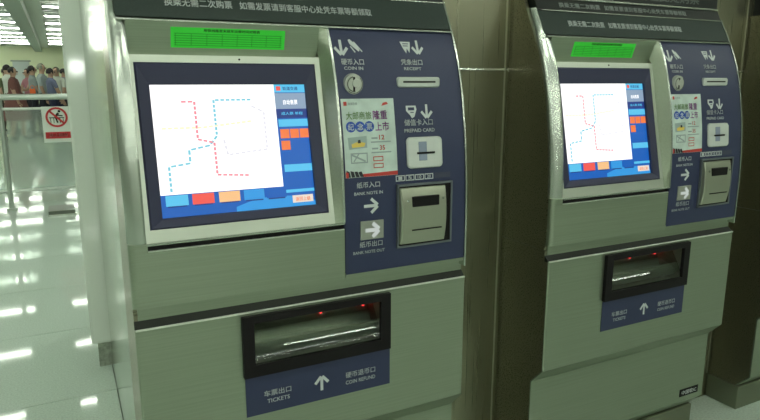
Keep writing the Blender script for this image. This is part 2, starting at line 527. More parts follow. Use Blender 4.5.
    E_PALE = emis('screen_route_grey', (0.80, 0.80, 0.85))
    disp = B(poly_mb([(0, 0), (1, 0), (1, 1), (0, 1)][::-1], D(0)), 'display', E_BLUE)
    def R(name, s0, s1, t0, t1, m_, layer=1, skew=0.0):
        return B(poly_mb([(s0, t1), (s1, t1), (s1, t0), (s0, t0)], D(layer)), name, m_, disp)
    R('map_area', 0.0, 0.785, 0.0, 0.83, E_WHITE)
    def route(name, pts, m_, wd=.015, dash=True):
        mb = MB()
        for (a, b), (c, d) in zip(pts[:-1], pts[1:]):
            L = math.hypot(c - a, (d - b))
            n = max(1, int(L / .034)) if dash else 1
            for i in range(n):
                u0, u1 = i / n, (i + (.72 if dash else 1)) / n
                bar_mb((a + (c - a) * u0, b + (d - b) * u0), (a + (c - a) * u1, b + (d - b) * u1), wd, D(2), mb)
        for p in mb.f: pass
        return B(mb, name, m_, disp)
    route('route_line', [(.18, .13), (.26, .13), (.26, .42), (.36, .45), (.36, .70), (.57, .72)], E_PINK)
    route('route_line', [(.62, .12), (.38, .12), (.38, .40), (.33, .47), (.20, .50), (.20, .60), (.07, .62), (.07, .82)], E_TEAL)
    route('route_line', [(.05, .33), (.30, .33), (.62, .29)], E_YEL, .016)
    route('route_line', [(.62, .17), (.70, .22), (.70, .52), (.44, .55), (.42, .42)], E_PALE)
    for i, (c, s0) in enumerate(((E_CYAN, .03), (E_RED, .19), (E_TAN, .355), (E_LBLUE, .515), (E_BLUE, .665))):
        R('tab_button', s0, s0 + .135, .835, .915, c, 3)
        R('tab_edge', s0 + .01, s0 + .125, .915, .925, E_NAVY, 3)
    poly = [(.46, 1.0)] + [(.46 + .54 * u, 1.0 - .09 * math.sin(math.pi * min(1, u * .8 + .1)) - .01) for u in (0, .15, .3, .5, .7, .85, 1)] + [(1.0, 1.0)]
    B(poly_mb(poly[::-1], D(1)), 'wave_band', E_LBLUE, disp)
    R('logo_bar', .785, 1.0, 0.0, .065, E_CYAN); R('logo_mark', .80, .83, .015, .05, E_RED, 2)
    R('title_block', .785, 1.0, .07, .20, E_GREY); R('title_band', .785, 1.0, .20, .275, E_NAVY)
    B(text_mb('自动售票', .84, .94, .165, .125, D(2)), 'title_text', E_WHITE, disp)
    B(text_mb('成人票 单程', .82, .97, .25, .225, D(2)), 'title_subtext', E_CYAN, disp)
    B(text_mb('轨道交通', .845, .95, .048, .018, D(2)), 'logo_text', E_NAVY, disp)
    R('heading_bar', .795, 1.0, .285, .345, E_CYAN)
    for i in range(3): R('fare_button', .80 + i * .068, .862 + i * .068, .365, .44, E_ORANGE, 2)
    R('fare_button', .80, .862, .46, .535, E_ORANGE, 2)
    R('heading_bar', .805, 1.0, .655, .715, E_CYAN)
    R('heading_bar', .785, 1.0, .86, .885, E_CYAN, 2)
    R('back_button', .84, .985, .91, .97, emis('screen_cream', (.85, .72, .62)), 3)
    B(text_mb('返回上级', .86, .965, .958, .925, D(4)), 'button_text', E_ORANGE, disp)

    # ---- apron under the screen
    B(MB().prism_z([(bl - .0008, 1.315), (bl - .0008, 1.2870), (xl + .014, 1.2870), (xl + .005, 1.2895), (xl + .001, 1.294), (xl, 1.300), (xl, 1.304), (xl + .012, 1.315)], 0.816, 0.9330), 'front_apron', M_STEEL, smooth=True)
    B(MB().prism_z([(0.1345, 1.315), (0.1345, 1.2870), (xl + .014, 1.2870), (xl + .005, 1.2895), (xl + .001, 1.294), (xl, 1.300), (xl, 1.304), (xl + .012, 1.315)], 0.9331, 0.9512), 'apron_corner', M_STEEL, smooth=True)
    B(MB().prism_x([(1.2870, 0.816), (1.2870, 0.8238), (1.315, 0.8238), (1.315, 0.816)], bl, xr - .003), 'apron_return', M_STEEL)
    B(MB().box(xl + .0095, xr - .001, 1.3065, 1.3445, 0.7740, 0.8158), 'recess_strip', M_STEEL)

    # ---- header
    lip = [(prof(1.394) - .011, 1.3875), (prof(1.394) - .011, 1.3920), (prof(1.394) + .02, 1.3957), (prof(1.394) + .02, 1.3875)]
    B(MB().prism_x(lip, 0.1165, br), 'header_lip', M_TRIM, bevel=.001, seg=1)
    zz = zs(1.3958, 1.4615, 8)
    B(MB().prism_x([(prof(z) - .002, z) for z in zz] + [(prof(1.4615) + .025, 1.4615), (prof(1.3958) + .025, 1.3958)], 0.1165, br), 'header_panel', M_HEADER)
    fh = lambda x, z: (x, prof(z) - .0026, z)
    B(text_mb('换乘无需二次购票   如需发票请到客服中心处凭车票等额领取', 0.213, 0.685, 1.4205, 1.4375, fh), 'header_text', M_PRINT)
    B(MB().prism_x([(prof(1.4622) - .006, 1.4620), (prof(1.4622) - .006, 1.4645), (prof(1.4645) + .02, 1.4645), (prof(1.4645) + .02, 1.4620)], xl + .03, xr - .005), 'header_bead', M_TRIM)
    zz = zs(1.465, 1.4965, 5)
    B(MB().prism_x([(prof(z) - .001, z) for z in zz] + [(prof(1.4965) + .03, 1.4965), (prof(1.465) + .03, 1.465)], xl + .02, xr - .006), 'header_strip', M_STRIP)
    fh2 = lambda x, z: (x, prof(z) - .0018, z)
    B(text_mb('换乘无需二次购票   如需发票请到客服中心处凭车票等额领取', 0.20, 0.735, 1.4735, 1.4885, fh2), 'strip_text', M_PRINTDIM)
    B(MB().box(xl + .02, xr - .012, 1.424, 1.504, 1.4995, 1.93), 'sign_box', M_SIGNBOX, bevel=.003)
    B(MB().box(xl + .02, xr - .012, 1.421, 1.4235, 1.4975, 1.5025), 'sign_box_edge', M_TRIM)
    fsb = lambda x, z: (x, 1.4235, z)
    B(text_mb('请在此处购票', 0.52, 0.80, 1.512, 1.545, fsb), 'sign_text', mat('dim_print', (.12, .14, .13), .6))

    # ---- navy control panel
    zz = zs(0.8245, 1.3878, 40)
    cp = B(MB().grid([[(bl + .0015, prof(z), z), (br, prof(z), z)] for z in zz]).grid(
        [[(br, prof(z) + .012, z), (bl + .0015, prof(z) + .012, z)] for z in zz]), 'control_panel', M_BLUE, smooth=True)
    F = lambda x, z: (x, prof(z) - .0010, z)
    F2 = lambda x, z: (x, prof(z) - .0020, z)
    # coin
    B(arrow_mb(0.5875, 1.345, .034, -90, F), 'coin_arrow', M_PRINT, cp)
    m = MB()
    poly_mb([(.608, 1.362), (.613, 1.364), (.628, 1.350), (.634, 1.339), (.631, 1.336), (.620, 1.345), (.611, 1.353)], F, m)
    bar_mb((.622, 1.358), (.640, 1.336), .0028, F, m); bar_mb((.612, 1.348), (.622, 1.334), .003, F, m)
    B(m, 'coin_hand_icon', M_PRINT, cp)
    B(text_mb('硬币入口', .583, .640, 1.3055, 1.3195, F), 'coin_text', M_PRINT, cp)
    B(text_mb('COIN IN', .588, .636, 1.2945, 1.302, F), 'coin_text_english', M_PRINT, cp)
    cz = 1.2625; cy = prof(cz)
    cs = B(MB().disc_y(.6055, cz, cy - .006, cy + .004, .0245, 28, .0225), 'coin_slot', M_COIN, cp)
    # receipt
    m = MB()
    poly_mb([(.744, 1.362), (.772, 1.362), (.770, 1.350), (.766, 1.336), (.760, 1.346), (.757, 1.334), (.750, 1.346)], F, m)
    B(m, 'receipt_icon', M_PRINT, cp)
    m = MB(); bar_mb((.750, 1.357), (.766, 1.357), .002, F2, m); bar_mb((.750, 1.352), (.764, 1.352), .002, F2, m)
    B(m, 'receipt_icon_lines', M_BLUE, cp)
    B(arrow_mb(.790, 1.350, .032, -90, F), 'receipt_arrow', M_PRINT, cp)
    B(text_mb('凭条出口', .738, .797, 1.307, 1.321, F), 'receipt_text', M_PRINT, cp)
    B(text_mb('RECEIPT', .744, .792, 1.295, 1.302, F), 'receipt_text_english', M_PRINT, cp)
    y0 = prof(1.2665)
    rp = B(rounded(.7195, .836, 1.2545, 1.2790, .007, lambda z: y0 - .008, .012, .003), 'receipt_slot', M_SILVER, cp)
    # prepaid card
    m = MB(); poly_mb([(.737, 1.212), (.764, 1.212), (.766, 1.203), (.759, 1.186), (.752, 1.182), (.747, 1.190), (.737, 1.200)], F, m)
    B(m, 'card_icon', M_PRINT, cp)
    m = MB(); poly_mb([(.742, 1.208), (.759, 1.208), (.759, 1.201), (.742, 1.201)], F2, m); bar_mb((.748, 1.196), (.757, 1.196), .002, F2, m)
    B(m, 'card_icon_gap', M_BLUE, cp)
    B(arrow_mb(.7935, 1.1985, .032, -90, F), 'card_arrow', M_PRINT, cp)
    B(text_mb('储值卡入口', .730, .809, 1.165, 1.180, F), 'card_text', M_PRINT, cp)
    B(text_mb('PREPAID CARD', .729, .813, 1.1495, 1.158, F), 'card_text_english', M_PRINT, cp)
    ya_ = 1.2955
    pf = lambda z: prof(1.064) - .007 + (prof(1.138) - prof(1.064)) * (z - 1.064) / .074
    pc = B(rounded(.731, .830, 1.064, 1.138, .011, pf, .016, .003), 'prepaid_card_slot', M_SILVER, cp)
    # banknote texts
    B(text_mb('纸币入口', .597, .657, 1.0265, 1.0405, F), 'banknote_in_text', M_PRINT, cp)
    B(text_mb('BANK NOTE IN', .590, .664, 1.0105, 1.018, F), 'banknote_in_english', M_PRINT, cp)
    B(arrow_mb(.632, .9835, .036, 0, F), 'banknote_in_arrow', M_PRINT, cp)
    y0 = prof(.925)
    aw = B(MB().box(.604, .6645, y0 - .003, y0 + .004, .9035, .9485), 'arrow_window', mat('pale_window', (.34, .36, .31), .4, .3), cp, bevel=.001, seg=1)
    B(text_mb('纸币出口', .602, .662, .885, .8995, F), 'banknote_out_text', M_PRINT, cp)
    B(text_mb('BANK NOTE OUT', .585, .668, .870, .8775, F), 'banknote_out_english', M_PRINT, cp)
    # denominations strip
    m = MB()
    for i, t_ in enumerate(('1', '5', '10', '20')):
        a = .6995 + i * .0265
        rect_loop(m, a, a + .0245, 1.0355, 1.0495, .0022, F)
        text_mb(t_, a + .007, a + .0175, 1.0385, 1.0465, F, m)
    B(m, 'banknote_value_marks', M_PRINT, cp)
    B(poly_mb([(.808, 1.0365), (.853, 1.0365), (.853, 1.050), (.808, 1.050)], F), 'banknote_value_patch', mat('dull_navy', (.05, .055, .09), .5), cp)

    # poster (printed paper stuck on the panel)
    Fp = lambda x, z: (x, prof(z) - .0016, z)
    Fq = lambda x, z: (x, prof(z) - .0022, z)
    Fr = lambda x, z: (x, prof(z) - .0028, z)
    po = B(MB().grid([[(.570, prof(z) - .0012, z), (.705, prof(z) - .0012, z)] for z in zs(1.052, 1.230, 16)]), 'poster', mat('poster_paper', (.56, .66, .62), .45, noise=((30, 30, 30), .12)), root, smooth=True)
    PG = mat('poster_green', (.16, .30, .10), .5); PP = mat('poster_purple', (.26, .05, .27), .5); PB = mat('poster_blue', (.03, .09, .42), .5)
    PRd = mat('poster_red', (.55, .05, .04), .5); PY = mat('poster_yellow', (.75, .55, .12), .5); PGy = mat('poster_grey', (.30, .36, .36), .5); PK = mat('poster_black', (.03, .03, .035), .5)
    PW = mat('poster_white', (.75, .8, .78), .5)
    B(poly_mb([(.576, 1.2145), (.584, 1.2145), (.584, 1.2235), (.576, 1.2235)], Fp), 'poster_logo', PRd, po)
    B(text_mb('轨道交通', .588, .610, 1.216, 1.222, Fp), 'poster_logo_text', PGy, po)
    B(poly_mb([(.672, 1.213), (.690, 1.217), (.686, 1.222), (.676, 1.220)], Fp), 'poster_bird', PRd, po)
    B(text_mb('大邮商旅', .580, .644, 1.183, 1.201, Fp), 'poster_title', PG, po)
    B(text_mb('隆重', .648, .685, 1.182, 1.203, Fp), 'poster_title_purple', PP, po)
    m = MB()
    for i in range(3):
        cx = .590 + i * .0235
        poly_mb([(cx + .0122 * math.cos(a * math.pi / 9), 1.167 + .0122 * math.sin(a * math.pi / 9)) for a in range(18)], Fp, m)
    B(m, 'poster_discs', PB, po)
    m = MB()
    for i, ch in enumerate('纪念票'):
        cx = .590 + i * .0235
        text_mb(ch, cx - .0075, cx + .0075, 1.1595, 1.1745, Fq, m)
    B(m, 'poster_disc_text', PW, po)
    B(text_mb('上市', .652, .688, 1.156, 1.177, Fp), 'poster_title_purple', PP, po)
    B(poly_mb([(.582, 1.116), (.628, 1.119), (.628, 1.146), (.580, 1.143)], Fp), 'poster_photo', mat('poster_photo_grey', (.34, .43, .42), .5), po)
    B(poly_mb([(.590, 1.120), (.620, 1.122), (.624, 1.130), (.606, 1.134), (.588, 1.128)], Fq), 'poster_photo_yellow', PY, po)
    B(poly_mb([(.604, 1.130), (.612, 1.130), (.611, 1.138), (.605, 1.137)], Fr), 'poster_photo_dark', PK, po)
    m = MB(); rect_loop(m, .585, .628, 1.084, 1.108, .003, Fp); bar_mb((.588, 1.104), (.622, 1.088), .004, Fp, m); bar_mb((.592, 1.088), (.606, 1.106), .003, Fp, m)
    B(m, 'poster_photo_frame', PGy, po)
    for i, (n_, z) in enumerate((('12', 1.136), ('35', 1.112))):
        B(text_mb(n_, .660, .674, z, z + .011, Fp), 'poster_price', PRd, po)
        m = MB(); bar_mb((.640, z + .004), (.656, z + .004), .004, Fp, m); bar_mb((.638, z - .005), (.690, z - .005), .003, Fp, m)
        B(m, 'poster_small_print', PGy, po)
    m = MB()
    for z in (1.092, 1.076): rect_loop(m, .642, .668, z - .005, z + .006, .002, Fp)
    B(m, 'poster_red_boxes', PRd, po)
    B(poly_mb([(.612, 1.0525), (.705, 1.0525), (.705, 1.062), (.612, 1.059)], Fp), 'poster_red_band', PRd, po)
    m = MB()
    for i in range(4): poly_mb([(.574 + i * .011, 1.053), (.583 + i * .011, 1.053), (.580 + i * .010, 1.066), (.572 + i * .010, 1.070 - i * .002)], Fq, m)
    B(m, 'poster_black_shapes', PK, po)
    B(poly_mb([(.5705, 1.0525), (.577, 1.0525), (.577, 1.064), (.5705, 1.066)], Fr), 'poster_red_corner', PRd, po)

    # banknote module: pocket + bulging shutter
    pk = MB()
    for q in ((.700, .855, 1.0235, 1.0285), (.700, .855, .873, .878), (.700, .704, .873, 1.0235), (.850, .855, .873, 1.0235)):
        pk.box(q[0], q[1], 1.281, 1.30, q[2], q[3])
    B(pk, 'banknote_frame', mat('frame_grey_steel', (.20, .22, .24), .4, .6), cp)
    B(MB().box(.704, .850, 1.2835, 1.2865, .873, 1.0235), 'banknote_pocket', M_BLACK, cp)
    bv = B(MB(), 'banknote_unit', M_MODULE) if False else None
    rows_ = []
    for i in range(15):
        u = i / 14
        z = .8835 + (1.0195 - .8835) * u
        bulge = .008 + .009 * math.sin(math.pi * min(1, max(0, u))) ** .8
        rows_.append([(.7045, 1.2835, z), (.7045, 1.2835 - bulge + .003, z), (.7075, 1.2835 - bulge, z), (.828, 1.2835 - bulge, z), (.831, 1.2835 - bulge + .003, z), (.831, 1.2835, z)])
    mbu = MB().grid(rows_)
    n = len(rows_)
    mbu.f.append((0, 1, 2, 3, 4, 5)); mbu.f.append(tuple((n - 1) * 6 + i for i in range(6)))
    bu = B(mbu, 'banknote_unit', M_MODULE, smooth=True)
    B(MB().box(.733, .808, 1.2655, 1.280, .9745, .9995), 'banknote_slot', M_BLACK, bu, bevel=.0015, seg=1)
    B(MB().box(.733, .816, 1.2660, 1.280, .9165, .9190), 'banknote_exit_slot', M_BLACK, bu)
    for x in (.721, .820):
        B(MB().disc_y(x, .990, 1.2675, 1.278, .0032, 10), 'screw', M_CHROME, bu)

    # small parts on slots (third level under control_panel parts is avoided: these hang on the machine)
    B(MB().box(.6035, .6075, cy - .0075, cy - .0055, cz - .016, cz + .016), 'coin_slit', M_BLACK)
    m = MB()
    for i in range(9):
        a0, a1 = math.radians(100 + i * 20), math.radians(120 + i * 20)
        Fc = lambda x, z: (x, cy - .0072, z)
        bar_mb((.6055 + .0165 * math.cos(a0), cz + .0165 * math.sin(a0)), (.6055 + .0165 * math.cos(a1), cz + .0165 * math.sin(a1)), .0024, Fc, m)
        bar_mb((.6055 + .0205 * math.cos(a0 + 2.2), cz + .0205 * math.sin(a0 + 2.2)), (.6055 + .0205 * math.cos(a1 + 2.2), cz + .0205 * math.sin(a1 + 2.2)), .0018, Fc, m)
    B(m, 'coin_crescent', mat('coin_arc_dark', (.10, .11, .09), .5))  # thin dark arcs drawn on the coin disc
    B(MB().disc_y(.6105, cz + .002, cy - .0085, cy - .0052, .011, 18, .009), 'coin_button', M_COIN)
    y0 = prof(1.2665)
    B(MB().box(.733, .822, y0 - .0087, y0 - .006, 1.2655, 1.2695), 'receipt_slit', M_BLACK)
    pf = lambda z: prof(1.064) - .007 + (prof(1.138) - prof(1.064)) * (z - 1.064) / .074
    B(MB().prism_x([(pf(1.082) - .0009, 1.082), (pf(1.127) - .0009, 1.127), (pf(1.127) + .002, 1.127), (pf(1.082) + .002, 1.082)], .762, .785), 'card_channel', mat('card_channel_blue', (.26, .30, .40), .35), bevel=.0008, seg=1)
    B(MB().box(.757, .806, pf(1.100) - .0020, pf(1.100) + .003, 1.0978, 1.1026), 'card_slit', M_BLACK)
    Fa = lambda x, z: (x, prof(.925) - .0036, z)
    B(arrow_mb(.634, .926, .036, 0, Fa, wd=.26), 'banknote_out_arrow', emis('lit_arrow', (.62, .68, .64), .8))

    # ---- lower door
    DY = 1.288
    wx0, wx1, wz0, wz1 = 0.318, 0.677, 0.626, 0.760
    m = MB()
    TB = DY + .0052                             # back of the sheet
    m.prism_z([(wx0, TB), (xl, TB), (xl, DY + .003), (xl + .003, DY), (wx0, DY)], 0.44, 0.772)
    m.prism_z([(wx1, TB), (wx1, DY), (xr - .003, DY), (xr, DY + .003), (xr, TB)], 0.44, 0.772)
    m.box(wx0, wx1, DY, TB, wz1, 0.772)
    m.box(wx0, wx1, DY, TB, 0.44, wz0)
    B(m, 'lower_door', M_STEEL)
    B(MB().box(xl + .001, xr - .001, DY - .0022, DY + .0030, 0.7690, 0.7732), 'door_lip', M_LIP, bevel=.0012, seg=1)
    B(MB().prism_x([(DY + .0031, .7690), (DY + .0031, .7722), (1.3063, .7855), (1.3063, .7690)], xl + .0005, xr - .0005), 'door_top_shade', M_DARK)  # near-black colour stands in for the shaded steel of the ledge
    B(MB().prism_x([(DY, .4395), (1.335, .388), (1.340, .388), (TB, .4395)], xl, xr), 'door_skirt', M_STEEL)
    m = MB()                                    # walls of the ticket tray behind the window
    m.box(wx0 - .003, wx0, TB + .0003, 1.402, wz0, wz1); m.box(wx1, wx1 + .003, TB + .0003, 1.402, wz0, wz1)
    m.box(wx0 - .003, wx1 + .003, TB + .0003, 1.402, wz1, wz1 + .003); m.box(wx0 - .003, wx1 + .003, TB + .0003, 1.402, wz0 - .003, wz0)
    B(m, 'tray_walls', M_TRAYBACK)
    B(MB().box(xl + .0095, xr - .0095, 1.406, 1.5035, .389, .798), 'lower_carcass', M_SIDE)
    cav = MB().box(wx0, wx1, 1.398, 1.402, wz0, wz1)
    B(cav, 'tray_back', M_TRAYBACK)
    for x in (.542, .660):
        B(MB().disc_y(x, .700, 1.392, 1.398, .0036, 10), 'indicator_light', M_LED)
    B(MB().grid([[(x, 1.350 + .042 * math.cos(a), .690 + .055 * math.sin(a)) for x in (wx0, wx1)] for a in [math.radians(-175 + i * 14) for i in range(13)]]), 'tray_scoop', M_TRAY, smooth=True)
    B(MB().tube((wx0, 1.318, .682), (wx1, 1.318, .682), .005, n=10), 'tray_rail', M_TRAY, smooth=True)
    B(MB().tube((wx0, 1.36, .742), (wx1, 1.36, .742), .006, n=10), 'tray_roller', M_TRAY, smooth=True)
    fr = MB()
    ox0, ox1, oz0, oz1 = 0.3145, 0.6805, 0.621, 0.7645
    yf = 1.2765
    for q in ((ox0, ox1, oz1 - .017, oz1), (ox0, ox1, oz0, oz0 + .028), (ox0, ox0 + .026, oz0 + .028, oz1 - .017), (ox1 - .026, ox1, oz0 + .028, oz1 - .017)):
        fr.box(q[0], q[1], yf, DY - .0002, q[2], q[3])
    B(fr, 'window_frame', M_BLACK)
    ix0, ix1, iz0, iz1 = ox0 + .0265, ox1 - .0265, oz0 + .0285, oz1 - .0175
    def cover(off):
        return [[(x, 1.2795 + off + .058 * (i / 10) ** 1.3, iz0 + (iz1 - iz0) * i / 10) for x in (ix0, ix1)] for i in range(11)]
    pane = MB().prism_x([(r[0][1], r[0][2]) for r in cover(0)] + [(r[0][1], r[0][2]) for r in cover(.003)][::-1], ix0, ix1)
    B(pane, 'window_pane', M_ACRYL, smooth=True)
    # sign under the window
    sg = B(MB().box(0.3175, 0.683, DY - .0012, DY - .0001, 0.5225, 0.6175), 'tray_sign', M_BLUE)
    Fs = lambda x, z: (x, DY - .0018, z)
    B(text_mb('车票出口', .359, .424, .563, .578, Fs), 'sign_text', M_PRINT, sg)
    B(text_mb('TICKETS', .366, .420, .5465, .5565, Fs), 'sign_text_english', M_PRINT, sg)
    B(arrow_mb(.500, .565, .036, 90, Fs), 'sign_arrow', M_PRINT, sg)
    B(text_mb('硬币退币口', .562, .642, .563, .578, Fs), 'sign_text', M_PRINT, sg)
    B(text_mb('COIN REFUND', .562, .642, .5465, .5565, Fs), 'sign_text_english', M_PRINT, sg)

    # ---- base cabinet and plinth
    B(MB().prism_x([(1.335, .3875), (1.335, .150), (1.385, .0960), (1.390, .0960), (1.340, .150), (1.340, .3875)], xl, xr), 'base_front', M_STEEL)
    B(MB().box(xl + .0095, xr - .0095, 1.391, 1.5035, .0965, .3885), 'base_carcass', M_SIDE)
    B(MB().box(xl - .006, xr + .004, 1.372, 1.504, 0.0, .0955), 'plinth', mat('plinth_steel', (.22, .24, .17), .42, .7), bevel=.002, seg=1)
    lb = B(MB().box(.783, .879, 1.3335, 1.3349, .1690, .1965), 'maker_plate', M_BLACK)
    Fl = lambda x, z: (x, 1.3330, z)
    B(text_mb('中国软IC', .792, .870, .1745, .1910, Fl), 'maker_text', M_PRINT, lb)
    return root

m1 = build_machine()
tag(m1, 'nearest steel ticket vending machine, left of the two whole ones, large bright screen', 'ticket machine', 'ticket vending machines along the steel wall')
m2 = copy_tree(m1)
m2.location.x = X0 + 1.09
tag(m2, 'middle steel ticket vending machine, farther from the white column, whole front in view', 'ticket machine')
m3 = copy_tree(m1)
m3.location.x = X0 + 2.18
tag(m3, 'steel ticket vending machine cut off at the right edge, only its plinth corner showing', 'ticket machine')

# ------------------------------------------------------------------ glass barrier
M_RAIL = mat('barrier_steel', (0.62, 0.67, 0.62), 0.28, 0.9)
BY = 7.15
bar = tag(empty('glass_barrier', (-0.56, BY, 0)), 'waist-high glass barrier with steel rails and post beside the white column', 'barrier')
OB = (-0.56, BY, 0)
for x in (-1.72, -0.50, 0.72):
    p = MB().tube((x, BY, 0.02), (x, BY, 1.10), 0.024, n=12).build('post', M_RAIL, bar, off=OB, smooth=True)
    MB().tube((x, BY, 0.0), (x, BY, 0.02), 0.05, n=14).build('base_flange', M_RAIL, p, off=OB)
MB().tube((-1.9, BY, 1.115), (0.75, BY, 1.115), 0.030, n=12).build('hand_rail', M_RAIL, bar, off=OB, smooth=True)
MB().tube((-1.8, BY, 1.00), (0.68, BY, 1.00), 0.014, n=10).build('upper_rail', M_RAIL, bar, off=OB, smooth=True)
MB().tube((-1.8, BY, 0.19), (0.68, BY, 0.19), 0.016, n=10).build('lower_rail', M_RAIL, bar, off=OB, smooth=True)
for a, b in ((-1.68, -0.54), (-0.46, 0.68)):
    MB().box(a, b, BY - .005, BY + .005, 0.20, 0.99).build('glass_pane', M_GLASS, bar, off=OB)

sign = tag(empty('prohibition_sign', (-0.02, BY - .025, 0.66)), 'white no climbing sign with red ring above a red text plate', 'sign')
OS = (-0.02, BY - .025, 0.66)
M_SIGNW = mat('sign_white', (.66, .72, .66), .5); M_SIGNR = mat('sign_red', (.50, .035, .04), .5)
MB().box(-.15, .11, BY - 0.0230, BY - 0.0190, .66, 1.02 - .002).build('sign_board', M_SIGNW, sign, off=OS)
Fn = lambda x, z: (x, BY - 0.0255, z)
Fm = lambda x, z: (x, BY - 0.0275, z)
m = MB()
cx, cz, rr = -.018, .912, .100
for i in range(36):
    a0, a1 = 2 * math.pi * i / 36, 2 * math.pi * (i + 1) / 36
    poly_mb([(cx + (rr - .02) * math.cos(a0), cz + (rr - .02) * math.sin(a0)), (cx + rr * math.cos(a0), cz + rr * math.sin(a0)),
             (cx + rr * math.cos(a1), cz + rr * math.sin(a1)), (cx + (rr - .02) * math.cos(a1), cz + (rr - .02) * math.sin(a1))], Fm, m)
bar_mb((cx - .064, cz + .064), (cx + .064, cz - .064), .019, Fm, m)
m.build('red_ring', M_SIGNR, sign, off=OS)
m = MB()
for i in range(5): bar_mb((cx - .055 + i * .028, cz - .058), (cx - .055 + i * .028, cz - .005), .006, Fn, m)
bar_mb((cx - .068, cz - .005), (cx + .068, cz - .005), .008, Fn, m)
bar_mb((cx - .015, cz), (cx + .018, cz + .042), .022, Fn, m)
bar_mb((cx + .01, cz + .02), (cx + .055, cz + .012), .012, Fn, m)
bar_mb((cx - .012, cz + .003), (cx + .006, cz - .055), .014, Fn, m)
poly_mb([(cx + .026 + .013 * math.cos(k), cz + .058 + .013 * math.sin(k)) for k in [j * math.pi / 6 for j in range(12)]], Fn, m)
m.build('climbing_figure', M_INK, sign, off=OS)
pl = MB().box(-.132, .098, BY - 0.0270, BY - 0.0235, .700, .765).build('text_plate', M_SIGNR, sign, off=OS)
text_mb('禁止翻越', -.10, .066, .716, .749, lambda x, z: (x, BY - 0.0280, z)).build('plate_text', mat('sign_pink', (.6, .3, .3), .5), pl, off=OS)

fb = tag(empty('floor_box', (-0.06, 6.75, 0)), 'low dark steel box on the floor in front of the glass barrier', 'floor box')
MB().box(-.17, .06, 6.62, 6.95, 0.0, 0.05).build('box_body', mat('dark_box_steel', (.16, .18, .15), .4, .5), fb, off=(-0.06, 6.75, 0), bevel=.004)
MB().box(-.175, .065, 6.613, 6.619, 0.0, 0.018).build('front_edge', M_JOINT, fb, off=(-0.06, 6.75, 0))

